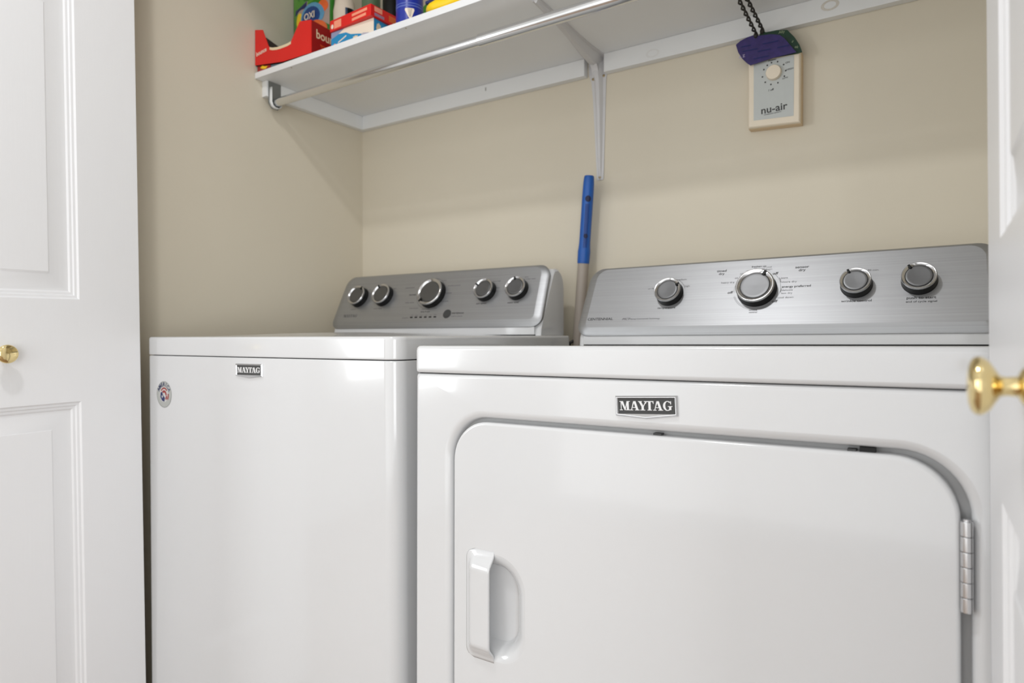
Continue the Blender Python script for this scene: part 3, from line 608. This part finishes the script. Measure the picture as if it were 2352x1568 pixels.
# open red box with a curved cut-out, tilted on the packet
rbx = empty('open_red_box', (-1.388, 1.064, ZS)); tag(rbx, 'open red box with a low curved cut-out front at the left end of the shelf', 'box')
RB = lambda x, y, z: (x + 1.388, y - 1.064, z - ZS)
ft = [(-1.4968, 1.7190), (-1.4655, 1.7115), (-1.4425, 1.6650), (-1.4370, 1.6600), (-1.4250, 1.6560), (-1.4100, 1.6535), (-1.3960, 1.6525), (-1.3800, 1.6525), (-1.3650, 1.6530), (-1.3542, 1.6550), (-1.3214, 1.6955), (-1.2800, 1.6885)]
bot = [(-1.2790, 1.6098), (-1.3877, 1.6128), (-1.4968, 1.6278)]
fr = poly('front', [RB(x, 1.064, z) for x, z in ft + bot], M_red, rbx, (0, 0.0015, 0))
for i in range(3, 9):
    a, b = ft[i], ft[i + 1]
    if i == 3: V = []; F = []
    if i == 3: V += [RB(a[0], 1.0636, a[1] - .0062), RB(a[0], 1.0636, a[1] + .0004)]
    V += [RB(b[0], 1.0636, b[1] - .0062), RB(b[0], 1.0636, b[1] + .0004)]; k = len(V) - 4; F.append((k, k + 1, k + 3, k + 2))
mesh('cut_edge', V, F, M_card, rbx, 0)
poly('side', [RB(-1.2805, 1.0655, 1.6885), RB(-1.2805, 1.155, 1.6840), RB(-1.2805, 1.155, 1.6100), RB(-1.2805, 1.0655, 1.6100)], M_dkred, rbx, (0.0012, 0, 0))  # right side: its shade is put into the colour as darker red
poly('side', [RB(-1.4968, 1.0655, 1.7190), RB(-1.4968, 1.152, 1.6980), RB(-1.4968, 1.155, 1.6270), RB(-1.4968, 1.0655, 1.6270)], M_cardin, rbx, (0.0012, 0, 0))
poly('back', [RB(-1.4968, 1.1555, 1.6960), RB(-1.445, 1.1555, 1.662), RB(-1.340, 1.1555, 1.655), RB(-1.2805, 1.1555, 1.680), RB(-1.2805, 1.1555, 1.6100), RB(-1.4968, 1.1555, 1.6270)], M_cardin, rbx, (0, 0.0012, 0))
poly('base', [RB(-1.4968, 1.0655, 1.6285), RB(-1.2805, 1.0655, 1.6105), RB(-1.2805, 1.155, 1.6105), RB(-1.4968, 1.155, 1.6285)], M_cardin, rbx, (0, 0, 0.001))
RX = Matrix.Rotation(R(90), 4, 'X')
text('lettering', 'bounce', .0155, Matrix.Translation(RB(-1.4705, 1.0634, 1.6560)) @ Matrix.Rotation(R(-7), 4, 'Y') @ RX, M_cream, rbx, 'CENTER', .02, .00008, 0, 0.92)
text('lettering', 'bounce', .0300, Matrix.Translation(RB(-1.2790, 1.118, 1.6600)) @ Matrix.Rotation(R(90), 4, 'Z') @ Matrix.Rotation(R(0), 4, 'Y') @ RX, M_card, rbx, 'CENTER', .02, .00008, 0, 0.9)
text('lettering', 'fabric softener\ndryer sheets', .0072, Matrix.Translation(RB(-1.2790, 1.112, 1.6340)) @ Matrix.Rotation(R(90), 4, 'Z') @ RX, M_orange, rbx, 'CENTER', 0, .00008)
# blue and white box, red box on top
bb = empty('blue_white_box', (-1.1605, 1.083, ZS)); tag(bb, 'blue and cream box near the shelf front under a flat red box', 'box')
box('carton', -0.0705, 0.0700, 0, 0.115, 0, 0.0420, M_cream, bb, 0.0006)
yb_ = -0.0003
poly('blue_print', [(-0.0700, yb_, 0.0), (-0.0700, yb_, 0.026), (-0.045, yb_, 0.033), (-0.020, yb_, 0.031), (-0.004, yb_, 0.023), (0.020, yb_, 0.018), (0.044, yb_, 0.012), (0.056, yb_, 0.004), (0.058, yb_, 0.0)], M_lblue, bb)
poly('lilac_print', [(-0.0700, yb_, 0.0262), (-0.0700, yb_, 0.0415), (-0.026, yb_, 0.0415), (-0.045, yb_, 0.0332)], mat('slate_lilac_print', rgb(140, 145, 175), 0.5, noise=((20, 20, 20), 0.1)), bb)
poly('navy_print', [(-0.0690, yb_ * 2, 0.0), (-0.052, yb_ * 2, 0.004), (-0.022, yb_ * 2, 0.012), (0.0, yb_ * 2, 0.006), (0.002, yb_ * 2, 0.0)], M_navy, bb)
poly('salmon_print', [(-0.064, yb_ * 2.5, 0.004), (-0.054, yb_ * 2.5, 0.0045), (-0.051, yb_ * 2.5, 0.009), (-0.057, yb_ * 2.5, 0.0135), (-0.064, yb_ * 2.5, 0.010)], M_pink, bb)
poly('white_print', [(-0.046, yb_ * 2.5, 0.0115), (-0.018, yb_ * 2.5, 0.0215), (-0.018, yb_ * 2.5, 0.0245), (-0.046, yb_ * 2.5, 0.0145)], M_cream, bb)
poly('lilac_print', [(0.022, yb_ * 2.5, 0.006), (0.050, yb_ * 2.5, 0.004), (0.056, yb_ * 2.5, 0.012), (0.036, yb_ * 2.5, 0.016)], mat('lilac_print', rgb(178, 172, 182), 0.5, noise=((300, 20, 900), 0.15)), bb)
for k, cxy in enumerate((0.012,)):
    poly('flower_print', [(cxy + (.011 if i % 2 == 0 else .007) * math.cos(R(22.5 * i)), yb_ * 3, 0.010 + (.0065 if i % 2 == 0 else .004) * math.sin(R(22.5 * i))) for i in range(16)], M_card, bb)
poly('side_print', [(0.0703, 0.0008, 0.0), (0.0703, 0.114, 0.0), (0.0703, 0.114, 0.0415), (0.0703, 0.0008, 0.0415)], M_lblue, bb)
poly('side_patch', [(0.0706, 0.035, 0.0), (0.0706, 0.112, 0.0), (0.0706, 0.112, 0.036), (0.0706, 0.035, 0.026)], M_navy, bb)
poly('side_flower', [(0.0707, 0.016 + (.0085 if i % 2 == 0 else .0075) * math.cos(R(22.5 * i)), 0.022 + (.014 if i % 2 == 0 else .011) * math.sin(R(22.5 * i))) for i in range(16)], M_card, bb)
rd = empty('flat_red_box', (-1.1600, 1.080, ZS + 0.0425), (0, 0, R(-3.0))); tag(rd, 'flat red box with pale printing lying on the blue and cream box', 'box')
box('carton', -0.0715, 0.0725, -0.004, 0.110, 0, 0.0262, M_red, rd, 0.0006)
y2 = -0.0044
poly('pale_label', [(-0.056, y2, 0.0035), (-0.030, y2, 0.0035), (-0.030, y2, 0.0215), (-0.056, y2, 0.0215)], M_pink, rd)
poly('white_dot', [(-0.0625 + .0045 * math.cos(R(30 * i)), y2, 0.0105 + .0055 * math.sin(R(30 * i))) for i in range(12)], M_cream, rd)
for (z0, l0, l1) in ((0.0155, 0.008, 0.060), (0.0050, 0.008, 0.056)):
    poly('pale_stripe', [(l0, y2, z0 - 0.001), (l1, y2, z0 - 0.0005), (l1, y2, z0 + 0.0060), (l0, y2, z0 + 0.0050)], M_pink, rd)
for (a, b_, z0, z1, mm) in ((0.006, 0.030, 0.013, 0.024, M_pink), (0.006, 0.036, 0.003, 0.010, mat('lilac_print2', rgb(160, 120, 140), 0.5, noise=((20, 20, 20), 0.1))), (0.050, 0.075, 0.006, 0.020, M_orange)):
    poly('side_label', [(0.0728, a, z0), (0.0728, b_, z0), (0.0728, b_, z1), (0.0728, a, z1)], mm, rd)
# green pouch
gp = empty('green_pouch', (-1.4165, 1.186, ZS)); tag(gp, 'green plastic pouch with a round blue label standing behind the open red box', 'pouch')
PW, PH = 0.077, 0.285
def pthick(x, z): return 0.004 + 0.024 * (max(0, 1 - (abs(x) / PW) ** 2.6)) * (max(0, 1 - (max(0, z) / PH) ** 3)) ** 0.8
V = []; F = []; nx, nz_ = 20, 20
for sgn in (-1, 1):
    for j in range(nz_ + 1):
        for i in range(nx + 1):
            x = -PW + 2 * PW * i / nx; z = PH * j / nz_; V.append((x, sgn * pthick(x, z), z))
def idx(s, i, j): return s * (nx + 1) * (nz_ + 1) + j * (nx + 1) + i
for s in (0, 1):
    for j in range(nz_):
        for i in range(nx): F.append((idx(s, i, j), idx(s, i + 1, j), idx(s, i + 1, j + 1), idx(s, i, j + 1)))
for j in range(nz_):
    for i in (0, nx): F.append((idx(0, i, j), idx(1, i, j), idx(1, i, j + 1), idx(0, i, j + 1)))
for i in range(nx):
    for j in (0, nz_): F.append((idx(0, i, j), idx(0, i + 1, j), idx(1, i + 1, j), idx(1, i, j)))
mesh('film', V, F, M_green, gp, 60)
def print_on(name, pts, off, m):
    pts = [(p[0], p[1] + 0.040) for p in pts]
    c = (sum(p[0] for p in pts) / len(pts), sum(p[1] for p in pts) / len(pts)); V = []; F = []
    N = len(pts); rings = 4
    for k in range(rings + 1):
        f = k / rings
        for p in pts:
            x = c[0] + (p[0] - c[0]) * f; z = c[1] + (p[1] - c[1]) * f; V.append((x, -pthick(x, z) - off, z))
    for k in range(rings):
        for i in range(N): j = (i + 1) % N; F.append((k * N + i, k * N + j, (k + 1) * N + j, (k + 1) * N + i))
    return mesh(name, V, F, m, gp, 60)
cc = lambda cx, cz, rx, rz, n=20: [(cx + rx * math.cos(2 * math.pi * i / n), cz + rz * math.sin(2 * math.pi * i / n)) for i in range(n)]
print_on('swoosh_print', [(-.074, .205), (-.060, .130), (-.045, .105), (-.015, .082), (-.010, .088), (-.035, .115), (-.045, .15), (-.04, .172), (.072, .176), (.074, .190), (-.03, .190)], .0006, M_lgreen)
print_on('pale_print', [(-.038, .10), (.0, .085), (.072, .090), (.072, .163), (-.005, .164), (-.038, .150)], .0010, mat('pale_mauve_print', rgb(170, 150, 140), 0.5, noise=((60, 60, 60), 0.15)))
print_on('navy_band', [(-.052, .138), (.0, .147), (.0, .164), (-.052, .153)], .0015, M_navy)
print_on('yellow_spot', cc(-.029, .120, .013, .019), .0014, M_yellow)
print_on('orange_spot', cc(.055, .140, .014, .016), .0014, M_orange)
print_on('light_disc', cc(.020, .120, .040, .034), .0017, mat('sky_print', rgb(90, 150, 185), 0.4, noise=((90, 90, 90), 0.2)))
print_on('blue_disc', cc(.018, .117, .031, .027), .0021, mat('royal_print', rgb(20, 62, 125), 0.4, noise=((90, 90, 90), 0.3)))
print_on('orange_disc', cc(.038, .082, .030, .022), .0025, M_orange)
text('lettering', 'OXI', .024, Matrix.Translation((.016, -pthick(.016, .158) - .0034, .158)) @ RX, M_cream, gp, 'CENTER', .02, .0003)
def bottle(name, loc, prof, m, label, cat, parts=(), n=28, rot=0.0):
    o = empty(name, loc, (0, 0, rot)); tag(o, label, cat)
    lathe('bottle_body', prof, m, o, Matrix.Identity(4), n, 40)
    for (pn, pr, pm) in parts: lathe(pn, pr, pm, o, Matrix.Identity(4), n, 40)
    return o
def wrap(parent, name, pts, r, m):
    """patch printed round a cylinder; pts = (angle deg from -y, z)"""
    c = (sum(p[0] for p in pts) / len(pts), sum(p[1] for p in pts) / len(pts)); V = []; F = []
    d_ = []
    for q in range(len(pts)):
        a_, b_ = pts[q], pts[(q + 1) % len(pts)]; st_ = max(1, int(abs(a_[0] - b_[0]) / 6) + 1)
        d_ += [(a_[0] + (b_[0] - a_[0]) * t / st_, a_[1] + (b_[1] - a_[1]) * t / st_) for t in range(st_)]
    pts = d_; N = len(pts)
    for k in range(5):
        for p in pts:
            a = R(c[0] + (p[0] - c[0]) * k / 4); z = c[1] + (p[1] - c[1]) * k / 4; V.append((r * math.sin(a), -r * math.cos(a), z))
    for k in range(4):
        for i in range(N): j = (i + 1) % N; F.append((k * N + i, k * N + j, (k + 1) * N + j, (k + 1) * N + i))
    return mesh(name, V, F, m, parent, 60)
VA = -47   # view azimuth toward the shelf corner
wb_ = bottle('spray_bottle', (-1.296, 1.185, ZS), [(.026, 0), (.0285, .003), (.0285, .150), (.024, .175), (.012, .195), (.012, .205)], M_cream, 'cream bottle with a slate blue label between the green pouch and sage-capped bottle', 'bottle', [('trigger_cap', [(.014, .205), (.015, .225), (.010, .24)], M_black)])
wrap(wb_, 'label', [(50, .045), (100, .045), (100, .150), (50, .150)], .0288, M_bluegrey)
wrap(wb_, 'label_spot', [(62, .128), (85, .125), (88, .15), (60, .15)], .0291, M_black)
wrap(wb_, 'label_spot', [(75, .088), (98, .085), (98, .112), (80, .11)], .0291, M_black)
wrap(wb_, 'label_band', [(50, .070), (80, .070), (80, .080), (50, .080)], .0292, M_yellow)
bottle('capped_bottle', (-1.232, 1.215, ZS), [(.021, 0), (.0235, .003), (.0235, .100), (.019, .112)], M_bluegrey, 'slim bottle with a large sage green cap standing behind the flat red box', 'bottle', [('cap', [(.0195, .112), (.0215, .118), (.0235, .150), (.0235, .195), (.021, .199), (.0005, .200)], M_sage)])
bottle('black_bottle', (-1.168, 1.225, ZS), [(.012, 0), (.016, .004), (.016, .080), (.020, .110), (.024, .140), (.024, .190), (.012, .205), (.0005, .206)], M_black, 'black bottle widening upward between the sage-capped bottle and the green leaf jug', 'bottle')
jg = bottle('jug', (-1.100, 1.265, ZS), [(.046, 0), (.050, .004), (.050, .110), (.045, .135), (.034, .160), (.018, .180), (.018, .200)], mat('cream_plastic', rgb(214, 200, 178), 0.4, noise=((20, 20, 20), 0.03)), 'cream jug with a green leaf label partly hidden by the blue can', 'jug', [('cap', [(.019, .200), (.020, .220), (.0005, .222)], M_lgreen)])
wrap(jg, 'leaf_print', [(28, .098), (36, .115), (50, .128), (62, .125), (64, .105), (50, .097)], .0504, M_lgreen)
cn = bottle('aerosol_can', (-1.013, 1.118, ZS), [(.0290, 0), (.0305, .002), (.0310, .004), (.0305, .006), (.0305, .170), (.026, .182), (.012, .188), (.0005, .189)], M_canblue, 'royal blue aerosol can with a pale triangular emblem at the shelf front edge', 'can', [('cap', [(.020, .189), (.021, .191), (.020, .225), (.0005, .228)], M_yellow)])
for (z, h) in ((.0465, .0028), (.0525, .0022)):
    lathe('pale_band', [(.0306, z), (.0308, z + h * .3), (.0308, z + h * .7), (.0306, z + h)], mat('pale_blue_band', rgb(84, 104, 178), 0.4, noise=((20, 20, 20), 0.05)), cn, Matrix.Identity(4), 32)
wrap(cn, 'emblem', [(24, .0415), (60, .0415), (62, .0375), (50, .0200), (44, .0180), (38, .0210), (22, .0375)], .0311, M_cream)
for a in (35, 42, 49): wrap(cn, 'emblem_line', [(a, .0405), (a + 1.5, .0405), (43 + (a - 42) * .3 + 1, .023), (43 + (a - 42) * .3, .023)], .0314, M_plate)
wrap(cn, 'pale_print', [(10, .0075), (34, .0075), (34, .0125), (10, .0125)], .0311, mat('pale_blue_band', rgb(84, 104, 178)))
# yellow bag
yb2 = empty('yellow_bag', (-0.880, 1.118, ZS)); tag(yb2, 'lumpy bright yellow bag lying on the shelf right of the blue can', 'bag')
V = []; F = []; nu, nv = 24, 12
for j in range(nv + 1):
    for i in range(nu):
        a = 2 * math.pi * i / nu; b = -math.pi / 2 + math.pi * j / nv
        cu = math.cos(b); x = 0.068 * cu * math.copysign(abs(math.cos(a)) ** .7, math.cos(a)); y = 0.044 * cu * math.copysign(abs(math.sin(a)) ** .7, math.sin(a)); z = 0.019 + 0.019 * math.copysign(abs(math.sin(b)) ** .8, math.sin(b))
        k = 1 + 0.05 * math.sin(5 * a + 2 * b) + 0.03 * math.sin(9 * a); V.append((x * k, y * k, z * (1 + 0.06 * math.sin(3 * a)) if j > nv / 2 else z))
for j in range(nv):
    for i in range(nu): k = (i + 1) % nu; F.append((j * nu + i, j * nu + k, (j + 1) * nu + k, (j + 1) * nu + i))
mesh('film', V, F, M_yellow, yb2, 40)
box('black_patch', -0.062, -0.020, -0.030, 0.020, 0.0330, 0.0395, M_navy, yb2, 0.002)

# ================================================================== FAN CONTROL ON THE BACK WALL
na = empty('fan_control', (-0.297, YB, 1.424)); tag(na, 'ivory wall control box with round dial and grey face on the back wall', 'control box')
NA = lambda x, y, z: (x + 0.297, y - YB, z - 1.424)
def nring(i, y, k=0.0): return [NA(*p) for p in ((-0.3470 + i, y, 1.3575 + i - k), (-0.2455 - i, y, 1.3525 + i - k), (-0.2455 - i, y, 1.4950 - i), (-0.3470 + i, y, 1.4955 - i))]
loft('case', [nring(0, YB), nring(0, YB - .0185), nring(0.0008, YB - .0200)], M_ivoryd, na, True, True, 20)
loft('cover', [nring(0.0006, YB - .0202), nring(0.0012, YB - .0262), nring(0.0030, YB - .0285), nring(0.0048, YB - .0290)], M_ivory, na, True, True, 20)
poly('face_label', [NA(*p) for p in ((-0.3350, YB - .0294, 1.3715), (-0.2580, YB - .0294, 1.3675), (-0.2575, YB - .0294, 1.4885), (-0.3350, YB - .0294, 1.4890))], M_face, na)
kx, kz = -0.2955, 1.4605
lathe('dial', [(.0150, 0), (.0152, .001), (.0146, .007), (.0138, .0082), (.0004, .0084)], M_ivory, na, Matrix.Translation(NA(kx, YB - .0292, kz)) @ Matrix.Rotation(R(90), 4, 'X'), 32)
for a in (-12, 18, 55, 90, 118, 160, 195, 228, 262, 300, 325):
    a_ = R(a); poly('dial_mark', [NA(kx + .0225 * math.sin(a_) + .0018 * math.cos(R(60 * i)), YB - .0297, kz + .0225 * math.cos(a_) + .0018 * math.sin(R(60 * i))) for i in range(6)], M_plate, na)
objs = []
def nat(s, x, z, size, rot=-4, bold=0.02, sx=1.15): text('lettering', s, size, Matrix.Translation(NA(x, YB - .0297, z)) @ Matrix.Rotation(R(rot), 4, 'Y') @ RX, M_plate, na, 'CENTER', bold, .00006, 0, sx)
nat('nu-air', -0.2955, 1.3890, .0205, -2, .028, 1.05); nat('ventilation systems', -0.298, 1.3800, .0040, -2, 0.0, 1.1)
nat('Power', -0.2985, 1.4880 - .0005, .0050); nat('ON', -0.2695, 1.4760, .0046); nat('HIGH', -0.2650, 1.4620, .0046); nat('LOW', -0.2740, 1.4460, .0040); nat('/ off', -0.3010, 1.4275, .0056)
# hanging tags on twisted cords, draped over the shelf front
def hang(root_name, outline, y, cord_from, cord_to, m, label, marks):
    o = empty(root_name, cord_from); tag(o, label, 'tag'); c0 = Vector(cord_from)
    poly('card', [Vector((p[0], y, p[1])) - c0 for p in outline], m, o, (0, 0.0016, 0))
    d = Vector(cord_to) - c0; n = 120; s1 = []; s2 = []
    ax = d.normalized(); u = ax.orthogonal().normalized(); v = ax.cross(u)
    for i in range(n + 1):
        t = i / n; ph = t * d.length / 0.038 * 2 * math.pi
        off = (u * math.cos(ph) + v * math.sin(ph)) * 0.0026
        s1.append(d * t + off); s2.append(d * t - off)
    tube('cord_strand', s1, 0.0018, M_cord, o, 8); tube('cord_strand', s2, 0.0018, M_cord, o, 8)
    T = Matrix.Translation((0, -0.0002, -0.003))
    lathe('knot', [(.001, -.006), (.004, -.003), (.0048, .001), (.003, .006), (.0012, .009)], M_cord, o, T, 12)
    # cord end lying over the shelf edge
    e = Vector(cord_to) - c0
    tube('cord_end', [e, Vector((e.x - .002, SY - 0.004 - c0.y, SZ1 + 0.0005 - c0.z)), Vector((e.x - .003, SY + 0.006 - c0.y, SZ1 + 0.0042 - c0.z)), Vector((e.x - .006, SY + 0.09 - c0.y, SZ1 + 0.0040 - c0.z))], 0.0028, M_cord, o, 8)
    marks(o, c0)
    return o
def mk1(o, c0):
    for (x, z, s, r) in ((-.3560, 1.5040, 'A Z', -4),):
        text('lettering', s, .0075, Matrix.Translation(Vector((x, 1.4006, z)) - c0) @ Matrix.Rotation(R(r), 4, 'Y') @ RX, mat('pale_lilac_ink', rgb(180, 170, 200), 0.5, noise=((20, 20, 20), 0.1)), o, 'CENTER', .03)
    for (x, z, l) in ((-.348, 1.5230, .020), (-.340, 1.5130, .030), (-.300, 1.5190, .030), (-.312, 1.5060, .026), (-.276, 1.5050, .022), (-.318, 1.4930, .030)):
        poly('printed_line', [Vector(p) - c0 for p in ((x - l / 2, 1.4012, z), (x + l / 2, 1.4012, z - l * .02), (x + l / 2, 1.4012, z + .0022 - l * .02), (x - l / 2, 1.4012, z + .0022))], M_hdark, o)
hang('purple_tag', [(-.3688, 1.5317), (-.3600, 1.5375), (-.3469, 1.5415), (-.3297, 1.5434), (-.3225, 1.5390), (-.3000, 1.5365), (-.2835, 1.5310), (-.2740, 1.5220), (-.2654, 1.5092), (-.2517, 1.4890), (-.2950, 1.4880), (-.3399, 1.4829), (-.3470, 1.4895), (-.3556, 1.4998), (-.3640, 1.5150)], 1.4020, (-.3290, 1.4025, 1.5440), (-.3395, SY - 0.006, 1.6030), M_purple, 'purple printed card tag hanging on a black cord in front of the wall control box', mk1)
def mk2(o, c0):
    for (x, z, s, r) in ((-.2800, 1.5375, 'Ally', 3), (-.2590, 1.5140, 'z', 30), (-.2520, 1.5010, 'ek', 20)):
        text('lettering', s, .0075, Matrix.Translation(Vector((x, 1.4066, z)) - c0) @ Matrix.Rotation(R(r), 4, 'Y') @ RX, mat('pale_green_ink', rgb(150, 165, 130), 0.5, noise=((20, 20, 20), 0.1)), o, 'CENTER', .0)
hang('dark_green_tag', [(-.3243, 1.5400), (-.3206, 1.5500), (-.3147, 1.5500), (-.3113, 1.5455), (-.2900, 1.5440), (-.2697, 1.5398), (-.2559, 1.5216), (-.2470, 1.5050), (-.2429, 1.4927), (-.2421, 1.4891), (-.2501, 1.4884), (-.2927, 1.4900), (-.3200, 1.5000)], 1.4080, (-.3178, 1.4085, 1.5520), (-.3270, SY - 0.006, 1.6030), M_dkgreen, 'dark green card tag on a black cord, mostly hidden behind the purple tag', mk2)

# ================================================================== MOP HANDLE BETWEEN THE MACHINES
top = Vector((-0.7065, 1.402, 1.3060)); slope = 0.0745
def hp(z, dx=0.0): return Vector((top.x - (top.z - z) * slope * (1 if z < 1.30 else 1) + dx, top.y - (top.z - z) * 0.0, z))
mop = empty('mop_handle', hp(0.0)); tag(mop, 'taupe pole with a blue plastic grip leaning against the back wall between the machines', 'mop')
MB = mop.location.copy()
def seg(name, lst, m): return tube(name, [hp(z) - MB for z, r in lst], [r for z, r in lst], m, mop, 24)
seg('pole', [(0.004, .0125), (0.02, .0130), (0.5, .0130), (1.085, .0130), (1.102, .0130)], M_pole)
seg('grip', [(1.100, .0132), (1.102, .0143), (1.120, .0148), (1.129, .0150), (1.137, .0140), (1.150, .0132), (1.20, .0132), (1.260, .0134), (1.290, .0128), (1.303, .0118), (1.3055, .0108), (1.306, .0060)], M_handle)
def groove(z0, z1, dx, wd):
    V = []
    for z in (z0, z1):
        c = hp(z) - MB; rr = 0.01405
        for s in (-wd, wd):
            a = R(dx + s); V.append(c + Vector((rr * math.sin(a), -rr * math.cos(a), 0)))
    mesh('groove', V, [(0, 1, 3, 2)], M_hdark, mop, 0)
for dx in (20, 34, 48):
    groove(1.165, 1.238, dx - (4), 3.0); groove(1.118, 1.158, dx - 2, 3.0)
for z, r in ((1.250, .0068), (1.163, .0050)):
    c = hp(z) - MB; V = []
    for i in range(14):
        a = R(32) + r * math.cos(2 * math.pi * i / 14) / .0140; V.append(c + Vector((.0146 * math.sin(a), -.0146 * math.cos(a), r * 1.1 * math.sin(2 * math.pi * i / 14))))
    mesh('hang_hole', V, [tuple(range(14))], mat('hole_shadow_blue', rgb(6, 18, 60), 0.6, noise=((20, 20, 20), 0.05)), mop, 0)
# power cord looping down behind the machines
pc = tube('power_cord', [(-0.752, 1.381, 0.880), (-0.748, 1.384, 0.912), (-0.728, 1.424, 0.934), (-0.700, 1.432, 0.950), (-0.675, 1.432, 0.945), (-0.660, 1.430, 0.90), (-0.655, 1.428, 0.70), (-0.655, 1.426, 0.35), (-0.655, 1.420, 0.10), (-0.66, 1.41, 0.004)], 0.0036, M_cord, None, 8)
tag(pc, 'thin black power cord crossing behind the mop handle at the rear corner of the washer', 'cord')
